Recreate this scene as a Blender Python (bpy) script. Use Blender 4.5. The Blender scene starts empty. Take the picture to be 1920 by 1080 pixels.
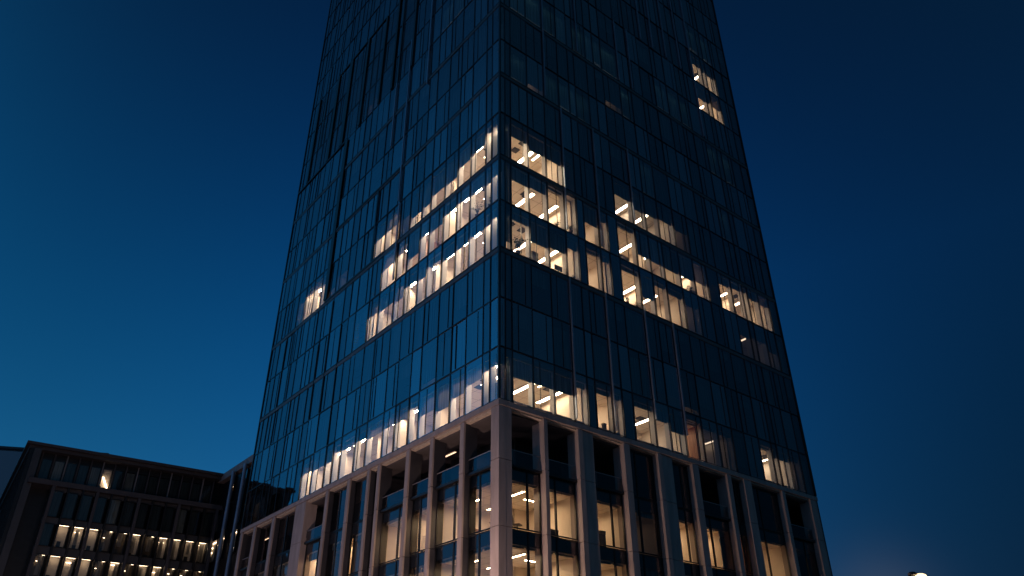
import bpy, math, random
from mathutils import Vector, Matrix
rnd = random.Random(7)
sc = bpy.context.scene
col = sc.collection
R_ = math.radians
CAMH = 1.6                                   # eye height; all heights below are above the eye, ground is at -CAMH
UP = Vector((0, 0, 1))
# ------------------------------------------------------------------ camera
F_PX, PITCH, ROLL = 1451.03, 0.538985, -0.007772
cam = bpy.data.cameras.new('camera'); camo = bpy.data.objects.new('camera', cam); col.objects.link(camo)
cam.sensor_width = 36.0; cam.lens = F_PX / 1920 * 36; cam.clip_start = 0.1; cam.clip_end = 3000
fw = Vector((0, math.cos(PITCH), math.sin(PITCH))); up = Vector((0, -math.sin(PITCH), math.cos(PITCH))); rt = Vector((1, 0, 0))
r2 = rt * math.cos(ROLL) + up * math.sin(ROLL); u2 = up * math.cos(ROLL) - rt * math.sin(ROLL)
M = Matrix((r2, u2, -fw)).transposed().to_4x4(); M.translation = Vector((0, 0, CAMH))
camo.matrix_world = M; sc.camera = camo
def to_px(P):
    d = P - Vector((0, 0, CAMH)); z = d.dot(fw)
    if z < 0.1: return None
    return (960 + F_PX * d.dot(r2) / z, 540 - F_PX * d.dot(u2) / z)

# ------------------------------------------------------------------ materials
def newmat(name):
    m = bpy.data.materials.new(name); m.use_nodes = True; nt = m.node_tree; nt.nodes.clear()
    return m, nt, nt.nodes.new('ShaderNodeOutputMaterial')
def princ(name, colr, rough=0.6, metal=0.0, var=0.0, scale=3.0, bump=0.0, spec=0.5, stretch=None):
    m, nt, out = newmat(name); p = nt.nodes.new('ShaderNodeBsdfPrincipled')
    p.inputs['Base Color'].default_value = (*colr, 1); p.inputs['Roughness'].default_value = rough
    p.inputs['Metallic'].default_value = metal; p.inputs['Specular IOR Level'].default_value = spec
    if var or bump:
        tc = nt.nodes.new('ShaderNodeTexCoord'); mp = nt.nodes.new('ShaderNodeMapping')
        if stretch: mp.inputs['Scale'].default_value = stretch
        nz = nt.nodes.new('ShaderNodeTexNoise'); nz.inputs['Scale'].default_value = scale; nz.inputs['Detail'].default_value = 6
        nt.links.new(tc.outputs['Object'], mp.inputs[0]); nt.links.new(mp.outputs[0], nz.inputs['Vector'])
        if var:
            rp = nt.nodes.new('ShaderNodeValToRGB')
            rp.color_ramp.elements[0].position = 0.3; rp.color_ramp.elements[1].position = 0.7
            rp.color_ramp.elements[0].color = (*[c * (1 - var) for c in colr], 1); rp.color_ramp.elements[1].color = (*[min(1, c * (1 + var)) for c in colr], 1)
            nt.links.new(nz.outputs['Fac'], rp.inputs[0]); nt.links.new(rp.outputs[0], p.inputs['Base Color'])
        if bump:
            b = nt.nodes.new('ShaderNodeBump'); b.inputs['Strength'].default_value = bump; b.inputs['Distance'].default_value = 0.02
            nt.links.new(nz.outputs['Fac'], b.inputs['Height']); nt.links.new(b.outputs[0], p.inputs['Normal'])
    nt.links.new(p.outputs[0], out.inputs[0]); return m
def glass(name, ior, tint, wav=0.02):
    m, nt, out = newmat(name)
    fr = nt.nodes.new('ShaderNodeFresnel'); fr.inputs['IOR'].default_value = ior
    tr = nt.nodes.new('ShaderNodeBsdfTransparent'); tr.inputs[0].default_value = (*tint, 1)
    gl = nt.nodes.new('ShaderNodeBsdfGlossy'); gl.inputs['Roughness'].default_value = 0.015; gl.inputs[0].default_value = (0.92, 0.88, 1, 1)
    mx = nt.nodes.new('ShaderNodeMixShader')
    tc = nt.nodes.new('ShaderNodeTexCoord'); nz = nt.nodes.new('ShaderNodeTexNoise'); nz.inputs['Scale'].default_value = 0.55; nz.inputs['Detail'].default_value = 1
    b = nt.nodes.new('ShaderNodeBump'); b.inputs['Strength'].default_value = wav; b.inputs['Distance'].default_value = 0.5
    nt.links.new(tc.outputs['Object'], nz.inputs['Vector']); nt.links.new(nz.outputs['Fac'], b.inputs['Height'])
    nt.links.new(b.outputs[0], gl.inputs['Normal'])
    nt.links.new(fr.outputs[0], mx.inputs[0]); nt.links.new(tr.outputs[0], mx.inputs[1]); nt.links.new(gl.outputs[0], mx.inputs[2])
    nt.links.new(mx.outputs[0], out.inputs[0]); return m
def emit(name, colr, s):
    m, nt, out = newmat(name); e = nt.nodes.new('ShaderNodeEmission'); e.inputs[0].default_value = (*colr, 1); e.inputs[1].default_value = s
    nt.links.new(e.outputs[0], out.inputs[0]); m.cycles.emission_sampling = 'FRONT'; return m
def fabric(name, colr, trans):
    m, nt, out = newmat(name)
    tc = nt.nodes.new('ShaderNodeTexCoord'); wv = nt.nodes.new('ShaderNodeTexNoise'); wv.inputs['Scale'].default_value = 2.5
    mp = nt.nodes.new('ShaderNodeMapping'); mp.inputs['Scale'].default_value = (3, 3, 0.15)
    rp = nt.nodes.new('ShaderNodeValToRGB'); rp.color_ramp.elements[0].color = (*[c * 0.7 for c in colr], 1); rp.color_ramp.elements[1].color = (*[c * 1.3 for c in colr], 1)
    rp.color_ramp.elements[0].position = 0.35; rp.color_ramp.elements[1].position = 0.65
    d = nt.nodes.new('ShaderNodeBsdfDiffuse'); t = nt.nodes.new('ShaderNodeBsdfTranslucent'); mx = nt.nodes.new('ShaderNodeMixShader'); mx.inputs[0].default_value = trans
    nt.links.new(tc.outputs['Object'], mp.inputs[0]); nt.links.new(mp.outputs[0], wv.inputs['Vector']); nt.links.new(wv.outputs['Fac'], rp.inputs[0])
    nt.links.new(rp.outputs[0], d.inputs[0]); nt.links.new(rp.outputs[0], t.inputs[0])
    nt.links.new(d.outputs[0], mx.inputs[1]); nt.links.new(t.outputs[0], mx.inputs[2]); nt.links.new(mx.outputs[0], out.inputs[0]); return m
def tiles(name, colr, line, size):
    m, nt, out = newmat(name); p = nt.nodes.new('ShaderNodeBsdfPrincipled'); p.inputs['Roughness'].default_value = 0.9
    tc = nt.nodes.new('ShaderNodeTexCoord'); mp = nt.nodes.new('ShaderNodeMapping'); mp.inputs['Rotation'].default_value = (0, 0, R_(-38.6))
    br = nt.nodes.new('ShaderNodeTexBrick'); br.offset = 0.0; br.inputs['Scale'].default_value = 1.0
    br.inputs['Brick Width'].default_value = size; br.inputs['Row Height'].default_value = size; br.inputs['Mortar Size'].default_value = 0.02
    br.inputs['Color1'].default_value = (*colr, 1); br.inputs['Color2'].default_value = (*[c * 0.94 for c in colr], 1); br.inputs['Mortar'].default_value = (*line, 1)
    nt.links.new(tc.outputs['Object'], mp.inputs[0]); nt.links.new(mp.outputs[0], br.inputs['Vector']); nt.links.new(br.outputs['Color'], p.inputs['Base Color'])
    nt.links.new(p.outputs[0], out.inputs[0]); return m

STONE = princ('pinkish_stone', (0.31, 0.265, 0.258), 0.75, var=0.16, scale=2.2, bump=0.06, stretch=(1, 1, .22))
STONEB = princ('grey_pink_stone', (0.33, 0.265, 0.265), 0.78, var=0.14, scale=1.9, bump=0.06, stretch=(1, 1, .3))
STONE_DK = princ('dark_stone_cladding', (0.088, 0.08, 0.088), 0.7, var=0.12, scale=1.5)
LOWST = princ('bluish_dark_cladding', (0.055, 0.053, 0.062), 0.6, var=0.15, scale=.8)
SHADED_CHEEK = princ('shaded_pier_cheek', (0.035, 0.036, 0.045), 0.45, var=0.2, scale=1.2)  # left pier cheeks: their shade is put into this near-black colour
DARK = princ('black_aluminium', (0.012, 0.013, 0.016), 0.4, 0.2, var=0.3, scale=2)
GREY = princ('grey_aluminium', (0.22, 0.21, 0.22), 0.5, 0.2, var=0.15, scale=0.8)
SILL = princ('sill_aluminium', (0.10, 0.105, 0.115), 0.5, 0.2, var=0.2, scale=.6)
POST = princ('pale_inner_post', (0.50, 0.48, 0.47), 0.55, var=0.1, scale=0.8)
FIN = princ('silver_aluminium', (0.27, 0.33, 0.42), 0.4, 0.55, var=0.15, scale=0.7)
SPAN = princ('spandrel_enamel', (0.05, 0.055, 0.065), 0.5, var=0.2, scale=0.5)
CEIL = tiles('ceiling_tiles', (0.80, 0.72, 0.63), (0.36, 0.30, 0.25), 1.2)
WALLM = princ('cream_plaster', (0.78, 0.68, 0.58), 0.85, var=0.08, scale=0.6)
WOOD = princ('warm_timber', (0.42, 0.21, 0.10), 0.6, var=0.35, scale=2.0, stretch=(6, 6, 0.4))
CARPET = princ('grey_carpet', (0.50, 0.44, 0.38), 0.95, var=0.2, scale=4)
CORE = princ('core_plaster', (0.30, 0.28, 0.26), 0.9, var=0.15, scale=0.5)
BLIND = fabric('grey_blind_fabric', (0.25, 0.29, 0.30), 0.14)
BLINDN = fabric('night_blind_fabric', (0.06, 0.085, 0.10), 0.05)
BLINDT = fabric('thin_blind_fabric', (0.40, 0.38, 0.37), 0.36)
BLINDTEAL = fabric('teal_blind_fabric', (0.34, 0.46, 0.46), 0.42)
BLINDL = fabric('light_blind_fabric', (0.50, 0.55, 0.56), 0.14)
BLINDP = fabric('pale_blind_fabric', (0.40, 0.37, 0.34), 0.40)
PANEA = glass('coated_glass_a', 2.4, (0.72, 0.78, 0.78)); PANEC = glass('coated_glass_c', 3.6, (0.70, 0.76, 0.77))
PANE = glass('coated_glass', 2.95, (0.72, 0.78, 0.78))
PODG = glass('clear_glass', 1.62, (0.80, 0.84, 0.82))
RAILG = glass('rail_glass', 1.55, (0.85, 0.9, 0.9))
BLUEG = glass('blue_block_glass', 2.9, (0.25, 0.3, 0.35))
WARM = (1.0, 0.70, 0.46)
LAMP = emit('office_light', WARM, 40.0)
LAMPL = emit('small_office_light', WARM, 10.0)
LAMPD = emit('dim_office_light', (1.0, 0.70, 0.48), 2.2)
LAMPC = emit('neutral_office_light', (1.0, .76, .56), 27.0)
LAMPB = emit('bright_office_light', WARM, 150.0)
LAMPT = emit('standby_light', (.75, .92, 1.0), 2.2)
LAMPP = emit('podium_light', (1.0, 0.65, 0.37), 58.0)
LAMPPD = emit('dim_podium_light', (1.0, 0.63, 0.38), 2.4)
GRILLE = princ('dark_grille', (0.03, 0.028, 0.026), 0.7, var=0.4, scale=30, stretch=(1, 12, 1))
PLASTIC = princ('black_plastic', (0.025, 0.025, 0.027), 0.45, var=0.3, scale=6)
LEAF = princ('plant_leaf', (0.045, 0.07, 0.03), 0.5, var=0.4, scale=9)
STEM = princ('plant_stem', (0.07, 0.05, 0.03), 0.8, var=0.3, scale=9)
POT = princ('clay_pot', (0.16, 0.09, 0.06), 0.8, var=0.25, scale=8)
CLOTH = princ('grey_upholstery', (0.24, 0.20, 0.17), 0.9, var=0.25, scale=25)
CARD = princ('brown_card', (0.13, 0.10, 0.07), 0.85, var=0.2, scale=5)

# ------------------------------------------------------------------ mesh helpers
class Fr:
    """a facade frame: u along the wall, d into the building, z up"""
    def __init__(s, O, T, N): s.O, s.T, s.N = O, T, N; s.flip = T.cross(UP).dot(N) > 0
    def face(s, P): return P[::-1] if s.flip else P
    def __call__(s, u, d, z): return s.O + s.T * u + s.N * d + UP * (z + CAMH)
class MB:
    def __init__(s): s.v = []; s.f = []; s.m = []
    def hexa(s, P, mi=0, flip=False):
        b = len(s.v); s.v += P
        for q in ((0, 3, 2, 1), (4, 5, 6, 7), (0, 1, 5, 4), (1, 2, 6, 5), (2, 3, 7, 6), (3, 0, 4, 7)):
            s.f.append([b + i for i in (q[::-1] if flip else q)]); s.m.append(mi)
    def box(s, fr, u0, u1, d0, d1, z0, z1, mi=0):
        s.hexa([fr(u0, d0, z0), fr(u1, d0, z0), fr(u1, d1, z0), fr(u0, d1, z0), fr(u0, d0, z1), fr(u1, d0, z1), fr(u1, d1, z1), fr(u0, d1, z1)], mi, fr.flip); return s
    def quad(s, P, mi=0):
        b = len(s.v); s.v += P; s.f.append([b + i for i in range(len(P))]); s.m.append(mi)
    def prism(s, pts, z0, z1, mi=0):
        n = len(pts); b = len(s.v)
        s.v += [Vector((p[0], p[1], z0 + CAMH)) for p in pts] + [Vector((p[0], p[1], z1 + CAMH)) for p in pts]
        s.f.append([b + i for i in range(n)][::-1]); s.f.append([b + n + i for i in range(n)]); s.m += [mi, mi]
        for i in range(n): s.f.append([b + i, b + (i + 1) % n, b + n + (i + 1) % n, b + n + i]); s.m.append(mi)
    def lathe(s, prof, c=Vector((0, 0, 0)), n=14, mi=0):
        b = len(s.v)
        for r, z in prof:
            for k in range(n): a = 2 * math.pi * k / n; s.v.append(c + Vector((r * math.cos(a), r * math.sin(a), z)))
        for i in range(len(prof) - 1):
            for k in range(n):
                s.f.append([b + i * n + k, b + i * n + (k + 1) % n, b + (i + 1) * n + (k + 1) % n, b + (i + 1) * n + k]); s.m.append(mi)
        s.f.append([b + k for k in range(n)][::-1]); s.f.append([b + (len(prof) - 1) * n + k for k in range(n)]); s.m += [mi, mi]
    def tube(s, pts, r0, r1, n=7, mi=0):
        b = len(s.v); k_ = len(pts)
        for i, p in enumerate(pts):
            t = (pts[min(i + 1, k_ - 1)] - pts[max(i - 1, 0)]).normalized(); a = t.orthogonal().normalized(); c = t.cross(a); r = r0 + (r1 - r0) * i / (k_ - 1)
            for k in range(n): w = 2 * math.pi * k / n; s.v.append(p + a * math.cos(w) * r + c * math.sin(w) * r)
        for i in range(k_ - 1):
            for k in range(n): s.f.append([b + i * n + k, b + i * n + (k + 1) % n, b + (i + 1) * n + (k + 1) % n, b + (i + 1) * n + k]); s.m.append(mi)
        s.f.append([b + k for k in range(n)][::-1]); s.f.append([b + (k_ - 1) * n + k for k in range(n)]); s.m += [mi, mi]
    def build(s, name, mats, parent=None, off=Vector((0, 0, 0)), smooth=False):
        me = bpy.data.meshes.new(name); me.from_pydata([v - off for v in s.v], [], s.f); me.update()
        for m in (mats if isinstance(mats, (list, tuple)) else [mats]): me.materials.append(m)
        me.polygons.foreach_set('material_index', s.m)
        if smooth: me.polygons.foreach_set('use_smooth', [True] * len(me.polygons))
        o = bpy.data.objects.new(name, me); col.objects.link(o)
        if parent: o.parent = parent
        return o
def tag(o, label=None, cat=None, group=None, kind=None):
    for k, v in (('label', label), ('category', cat), ('group', group), ('kind', kind)):
        if v: o[k] = v
    return o
def empty(name, loc, rz=0.0):
    o = bpy.data.objects.new(name, None); col.objects.link(o); o.location = loc; o.rotation_euler = (0, 0, rz); o.empty_display_size = 0.3; return o

# ------------------------------------------------------------------ tower frames
C0 = Vector((-0.8884, 45.9914, 0)); TL = Vector((-0.62382, 0.78157, 0)); TR = Vector((0.77097, 0.63687, 0))
NL = Vector((0.78157, 0.62382, 0)); NR = Vector((-0.63687, 0.77097, 0))
FL, FRt = Fr(C0, TL, NL), Fr(C0, TR, NR)
WL, WR = 42.57, 36.27
Z = [19.31, 23.11, 26.91, 31.07, 35.31, 39.69, 44.1, 48.59, 52.56, 57.24, 61.74, 66.2, 71.1, 76.15, 80.9, 85.6, 90.3, 95.0, 99.7, 104.4]
NST = len(Z) - 1
LM = [0, 1.06, 1.85, 3.88, 5.72, 7.63, 9.78, 11.2, 13.2, 14.97, 17.62, 19.5, 22.0, 23.42, 24.85, 27.33, 29.5, 30.8, 32.75, 34.7, 36.65, 38.4, 40.2, 41.5, WL]
RM = [0, .58, 1.17, 3.0, 4.93, 6.76, 8.1, 8.9, 10.62, 11.7, 12.85, 15.2, 16.9, 18.7, 20.9, 22.95, 24.9, 26.6, 28.65, 30.5, 31.3, 33.1, 34.8, WR]
tower = tag(empty('glass_office_tower', C0), 'tall dark glass office tower with lit storeys above a stone pier podium', 'office tower')
OFF = C0.copy()
def part(mb, name, mats, parent=None, kind=None, label=None):
    o = mb.build(name, mats, parent or tower, OFF)
    if kind: o['kind'] = kind
    if label: o['label'] = label
    return o

# ------------------------------------------------------------------ what is lit: (u0, u1, blind drop, kind)
LIT, PALE, DIM, WOODK, TEAL = 'lit', 'pale', 'dim', 'wood', 'teal'
ST = {
 ('L', 0): [(0, 1.06, .42), (1.06, 1.85, .45), (1.85, 3.88, .55), (3.88, 5.72, .66), (5.72, 7.63, .78), (7.63, 9.78, .66), (9.78, 11.2, .35), (11.2, 13.2, .5), (13.2, 14.97, .48), (14.97, 17.62, .5), (17.62, 19.5, .42), (19.5, 22, .42), (22, 23.42, .38), (23.42, 24.85, .55), (24.85, 27.33, .55), (27.33, 29.5, .5, PALE), (38.4, 40.2, .5, DIM)],
 ('R', 0): [(1.17, 3, .56), (3, 4.93, .55), (4.93, 6.76, .55), (6.76, 8.1, .32), (8.9, 10.62, .3), (10.62, 11.7, .3), (12.85, 15.2, .3), (15.2, 16.9, .45), (16.9, 18.7, .6), (18.7, 20.9, .2, WOODK), (20.9, 24.9, .25, DIM), (28.65, 30.5, .25), (30.5, 31.3, .4), (31.3, 33.1, .4), (33.1, 34.8, .3, DIM)],
 ('L', 1): [(7.63, 9.78, .9, DIM), (29.5, 30.8, .72, DIM)],
 ('R', 1): [(18.7, 20.9, .88, DIM), (10.62, 11.7, .93, DIM)],
 ('L', 3): [(0, 1.06, .4), (1.06, 1.85, .45), (1.85, 3.88, .45), (3.88, 5.72, .48), (5.72, 7.63, .5), (7.63, 9.78, .38), (9.78, 11.2, .52), (11.2, 13.2, .45), (13.2, 14.97, .62, PALE), (14.97, 17.62, .55), (17.62, 19.5, .5, PALE)],
 ('R', 3): [(1.17, 3, .36), (3, 4.93, .66), (4.93, 6.76, .6), (6.76, 8.1, .4), (8.9, 10.62, .27), (10.62, 11.7, .32), (12.85, 15.2, .3), (15.2, 16.9, .74), (16.9, 18.7, .3), (18.7, 20.9, .35), (20.9, 22.95, .4, DIM), (28.65, 30.5, .5, DIM), (30.5, 33.1, .45, DIM), (33.1, 34.8, .6, DIM)],
 ('L', 4): [(0, 1.06, .5), (1.06, 1.85, .55), (1.85, 3.88, .5), (3.88, 5.72, .44), (5.72, 7.63, .46), (7.63, 9.78, .58), (9.78, 11.2, .52), (11.2, 13.2, .84), (13.2, 14.97, .5, PALE), (14.97, 17.62, .55, PALE)],
 ('R', 4): [(1.17, 3, .5), (3, 4.93, .46), (4.93, 6.76, .26), (6.76, 8.1, .22), (8.9, 10.62, .62), (10.62, 11.7, .4), (12.85, 15.2, .28), (15.2, 16.9, .76), (16.9, 18.7, .77), (18.7, 20.9, .77), (20.9, 22.95, .76), (22.95, 24.9, .66, PALE), (26.6, 28.65, .42), (28.65, 30.5, .36), (30.5, 31.3, .32), (31.3, 33.1, .42), (33.1, 34.8, .4, PALE)],
 ('L', 5): [(0, 1.06, .32), (1.06, 1.85, .36), (1.85, 3.88, .56), (3.88, 5.72, .6), (5.72, 7.63, .76), (7.63, 9.78, .72), (9.78, 11.2, .84), (11.2, 13.2, .84), (13.2, 14.97, .6, DIM), (14.97, 17.62, .6, PALE), (17.62, 19.5, .6), (23.42, 24.85, .9, DIM), (24.85, 27.33, .6, DIM), (27.33, 29.5, .8, DIM), (29.5, 30.8, .5, PALE), (30.8, 32.75, .42, PALE), (32.75, 34.7, .4, PALE), (34.7, 36.65, .4, DIM)],
 ('R', 5): [(1.17, 3, .5), (3, 4.93, .58), (4.93, 6.76, .58), (12.85, 15.2, .52), (15.2, 16.9, .64), (16.9, 18.7, .6), (18.7, 20.9, .54), (20.9, 22.95, .55, DIM)],
 ('R', 7): [(1.17, 3, .97, TEAL), (3, 4.93, .86, DIM), (4.93, 6.76, .98, TEAL), (6.76, 8.1, .93, TEAL), (8.1, 8.9, .95, TEAL), (8.9, 10.62, .97, TEAL)],
 ('R', 8): [(12.85, 15.2, .85, DIM), (15.2, 16.9, .95, TEAL), (28.65, 30.5, .97, TEAL), (30.5, 31.3, .97, TEAL), (31.3, 33.1, .97, TEAL)],
 ('R', 9): [(1.17, 3, .95, TEAL), (3, 4.93, .96, TEAL), (4.93, 6.76, .97, TEAL), (6.76, 8.1, .97, TEAL), (8.9, 10.62, .96, TEAL), (10.62, 11.7, .97, TEAL), (11.7, 12.85, .9, TEAL), (12.85, 15.2, .97, TEAL), (20.9, 22.95, .96, TEAL), (22.95, 24.9, .97, TEAL), (24.9, 26.6, .97, TEAL)],
 ('R', 10): [(28.65, 30.5, .68), (30.5, 31.3, .62), (31.3, 33.1, .6, PALE)],
 ('R', 11): [(28.65, 30.5, .5), (30.5, 31.3, .55), (31.3, 33.1, .55)],
 ('R', 12): [(28.65, 30.5, .9, TEAL), (30.5, 31.3, .95, TEAL), (31.3, 33.1, .93, TEAL)],
 ('L', 10): [(5.72, 7.63, .95, TEAL), (7.63, 9.78, .95, TEAL), (22.0, 23.42, .7, DIM), (23.42, 24.85, .72, DIM)],
 ('L', 11): [(9.78, 11.2, .95, TEAL)],
 ('R', 6): [(16.9, 18.7, .97, TEAL), (28.65, 30.5, .97, TEAL)],
}
def state(side, k, um):
    for s in ST.get((side, k), ()):
        if s[0] <= um < s[1]: return s[2], (s[3] if len(s) > 3 else LIT)
    return None
SOLID = {('R', k, 6) for k in range(6)} | {('R', k, 9) for k in (0, 3, 4, 5)}

# ------------------------------------------------------------------ plan outlines
def outline(i0):
    A = C0 + TL * i0 + TR * i0; B = C0 + TR * (WR - i0) + TL * i0; D = C0 + TL * (WL - i0) + TR * i0
    return [A, B, C0 + TR * (WR - i0) + TL * (WL - i0), D]
# structure inside: slabs, ceilings, core
for k in range(NST + 1):
    mb = MB(); mb.prism(outline(0.16), Z[k] - 0.5, Z[k] + 0.02); part(mb, 'floor_slab', CARPET)
    if k: mb = MB(); mb.prism(outline(0.62), Z[k] - 0.64, Z[k] - 0.503); part(mb, 'ceiling', CEIL)
mb = MB(); mb.prism(outline(8.6), -CAMH, Z[-1] + 2.5); part(mb, 'service_core', CORE)
# the two far sides nobody sees from the street and the roof edge
mb = MB(); B1 = C0 + TR * WR; D1 = C0 + TL * WL
mb.prism([B1, B1 + TL * WL, B1 + TL * WL - TR * 0.2, B1 - TR * 0.2], -CAMH, Z[-1] + 1); mb.prism([D1 + TR * 0.2, D1 + TR * 0.2 - TL * 0.2, D1 + TR * (WR - .3) - TL * 0.2, D1 + TR * (WR - .3)], -CAMH, Z[-1] + 1)
part(mb, 'rear_wall', DARK)
mb = MB(); mb.prism(outline(0.1), Z[-1] + 0.03, Z[-1] + 1.1); part(mb, 'roof', DARK)

# ------------------------------------------------------------------ windows
wins = []                                     # (area in the photo, side, frame, k, i, u0, u1, z0, z1, drop, kind)
def px_area(fr, u0, u1, z0, z1):
    q = [to_px(fr(u, 0, z)) for u, z in ((u0, z0), (u1, z0), (u1, z1), (u0, z1))]
    if any(p is None for p in q): return 0
    cx = sum(p[0] for p in q) / 4; cy = sum(p[1] for p in q) / 4
    if not (0 < cx < 1920 and 0 < cy < 1080): return 0
    return abs(sum(q[i][0] * q[(i + 1) % 4][1] - q[(i + 1) % 4][0] * q[i][1] for i in range(4))) / 2
for side, fr, g in (('L', FL, LM), ('R', FRt, RM)):
    for k in range(NST):
        for i in range(len(g) - 1):
            u0, u1 = g[i], g[i + 1]; s = state(side, k, (u0 + u1) / 2)
            if s is None:
                drop, kind = (1.0 if rnd.random() < 0.5 else rnd.choice((.35, .5, .6, .75, .85))), ('dark2' if rnd.random() < .4 else 'dark')
            else: drop, kind = s
            if (side, k, i) in SOLID: drop, kind = 1.0, 'solid'
            if side == 'L' and k == 4 and 11.2 <= u0 < 13: drop = .84
            a = px_area(fr, u0, u1, Z[k], Z[k + 1])
            wins.append((a * (1.3 if kind in (LIT, PALE) else 1), side, fr, k, i, u0, u1, Z[k], Z[k + 1], drop, kind))
def see_slope(fr, u, z):                       # how much a view line from the pavement climbs per metre of depth
    d = fr(u, 0, z) - Vector((0, 0, CAMH)); return d.z / max(d.dot(fr.N), .1)
def win_mesh(w, fmb, gmb, bmb, gi=0, bi=0):
    a, side, fr, k, i, u0, u1, z0, z1, drop, kind = w
    e = 0.024; t = [rnd.uniform(-.014, .014) for _ in range(3)]
    # frame: four slim bars behind the glass edge
    fmb.box(fr, u0 + e, u0 + e + .035, .08, .13, z0 + .08, z1 - .08); fmb.box(fr, u1 - e - .035, u1 - e, .08, .13, z0 + .08, z1 - .08)
    fmb.box(fr, u0 + e + .035, u1 - e - .035, .08, .13, z0 + .08, z0 + .13); fmb.box(fr, u0 + e + .035, u1 - e - .035, .08, .119, z1 - .14, z1 - .08)
    if u1 - u0 > 1.5 and (i * 3 + k * 5) % 7 < 5:
        ub = u0 + (u1 - u0) * (.3, .68, .5)[(i + k) % 3]; fmb.box(fr, ub, ub + .02, -.012, .06, z0 + .14, z1 - .14)
    gmb.quad(fr.face([fr(u0 + e, .03 + t[0], z0 + .05), fr(u1 - e, .03 + t[1], z0 + .05), fr(u1 - e, .03 + t[1] + t[2], z1 - .05), fr(u0 + e, .03 + t[0] + t[2], z1 - .05)]), gi)
    if kind == 'solid':
        bmb.box(fr, u0 + .1, u1 - .1, .17, .22, z0 + .1, z1 - .1, bi); return
    if side == 'L' and kind in (LIT, PALE): drop *= .84 if k == 0 else .92
    if side == 'R' and kind == LIT: drop *= .93
    zb = z1 - drop * (z1 - z0)
    if drop < .99: zb += .32 * see_slope(fr, (u0 + u1) / 2, zb)
    zb = max(zb, z0 + .06); zt = z1 - .505
    if zb < zt - .05:
        dd = .31 + .02 * (i % 2)
        bmb.box(fr, u0 + .027, u1 - .027, dd, dd + .005, zb + .03, zt, bi)
        bmb.box(fr, u0 + .03, u1 - .03, dd - .008, dd + .016, zb, zb + .03, bi)
# podium panes are added to the same list further down, so first define the podium grid
PZ = [15.35, 11.5, 7.65, 3.6, -1.2]
LP = [(-.0, .82), (3.81, 4.25), (7.54, 7.92), (10.67, 11.11), (14.88, 15.25), (16.5, 16.85), (19.66, 20.1), (23.45, 23.88), (27.69, 29.85), (34.27, 34.81), (38.71, 39.23), (42.05, WL)]
RP = [(0, 1.03), (3.8, 4.1), (6.9, 8.4), (11.39, 12.0), (15.03, 16.71), (19.0, 19.72), (23.3, 23.78), (25.5, 26.48), (30.84, 31.28), (35.11, WR)]
PST = {  # podium rooms: (side, bay, row) -> (from, to as share of the bay, blind drop, kind)
 ('L', 0, 1): (0, 1, .30, LIT), ('L', 1, 1): (0, 1, .34, LIT), ('L', 2, 1): (0, 1, .30, LIT), ('L', 3, 1): (0, 1, .30, LIT), ('L', 5, 1): (0, 1, .45, DIM), ('L', 6, 1): (0, .45, .45, LIT), ('L', 7, 1): (.55, 1, .5, LIT), ('L', 9, 1): (.2, .8, .45, LIT), ('L', 10, 1): (0, 1, .2, LIT),
 ('L', 4, 1): (0, 1, .7, DIM), ('L', 8, 1): (.3, 1, .6, DIM), ('L', 2, 0): (0, 1, .3, DIM), ('L', 10, 0): (.4, 1, .3, DIM),
 ('R', 0, 1): (0, 1, .27, LIT), ('R', 1, 1): (0, 1, .27, LIT), ('R', 2, 1): (0, 1, .27, LIT), ('R', 3, 1): (0, 1, .4, DIM), ('R', 4, 1): (0, 1, .30, LIT), ('R', 5, 1): (.25, .8, .30, LIT), ('R', 6, 1): (.2, 1, .35, WOODK), ('R', 7, 1): (0, 1, .28, LIT), ('R', 8, 1): (0, .45, .25, LIT),
 ('L', 0, 2): (0, 1, .36, LIT), ('L', 1, 2): (0, 1, .36, LIT), ('L', 2, 2): (0, 1, .4, LIT), ('L', 3, 2): (0, 1, .4, LIT), ('R', 0, 2): (0, 1, .33, LIT), ('R', 1, 2): (0, 1, .33, LIT), ('R', 2, 2): (0, 1, .33, LIT), ('R', 4, 2): (0, 1, .35, LIT), ('R', 5, 2): (0, 1, .35, LIT), ('R', 7, 2): (0, 1, .35, LIT),
}
OPEN = {('L', 0), ('L', 1), ('L', 2), ('L', 3), ('L', 7), ('L', 10), ('R', 0), ('R', 1), ('R', 2), ('R', 5), ('R', 8)}
GD = 0.5                                       # the podium glass stands half a metre behind the pier fronts
pod = []
for side, fr, P in (('L', FL, LP), ('R', FRt, RP)):
    for b in range(len(P) - 1):
        u0, u1 = P[b][1], P[b + 1][0]
        n = 1 if u1 - u0 < 1.6 else 2
        cut = [u0, u0 + (u1 - u0) * (0.36 if b % 2 else 0.62), u1] if n == 2 else [u0, u1]
        for row in range(len(PZ)):
            z1 = 18.93 if row == 0 else PZ[row - 1]; z0 = PZ[row]
            if row == 0 and (side, b) in OPEN: continue
            for j in range(n):
                pod.append((px_area(fr, cut[j], cut[j + 1], z0, z1), side, fr, row, b, cut[j], cut[j + 1], z0, z1, (u0, u1)))
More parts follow.
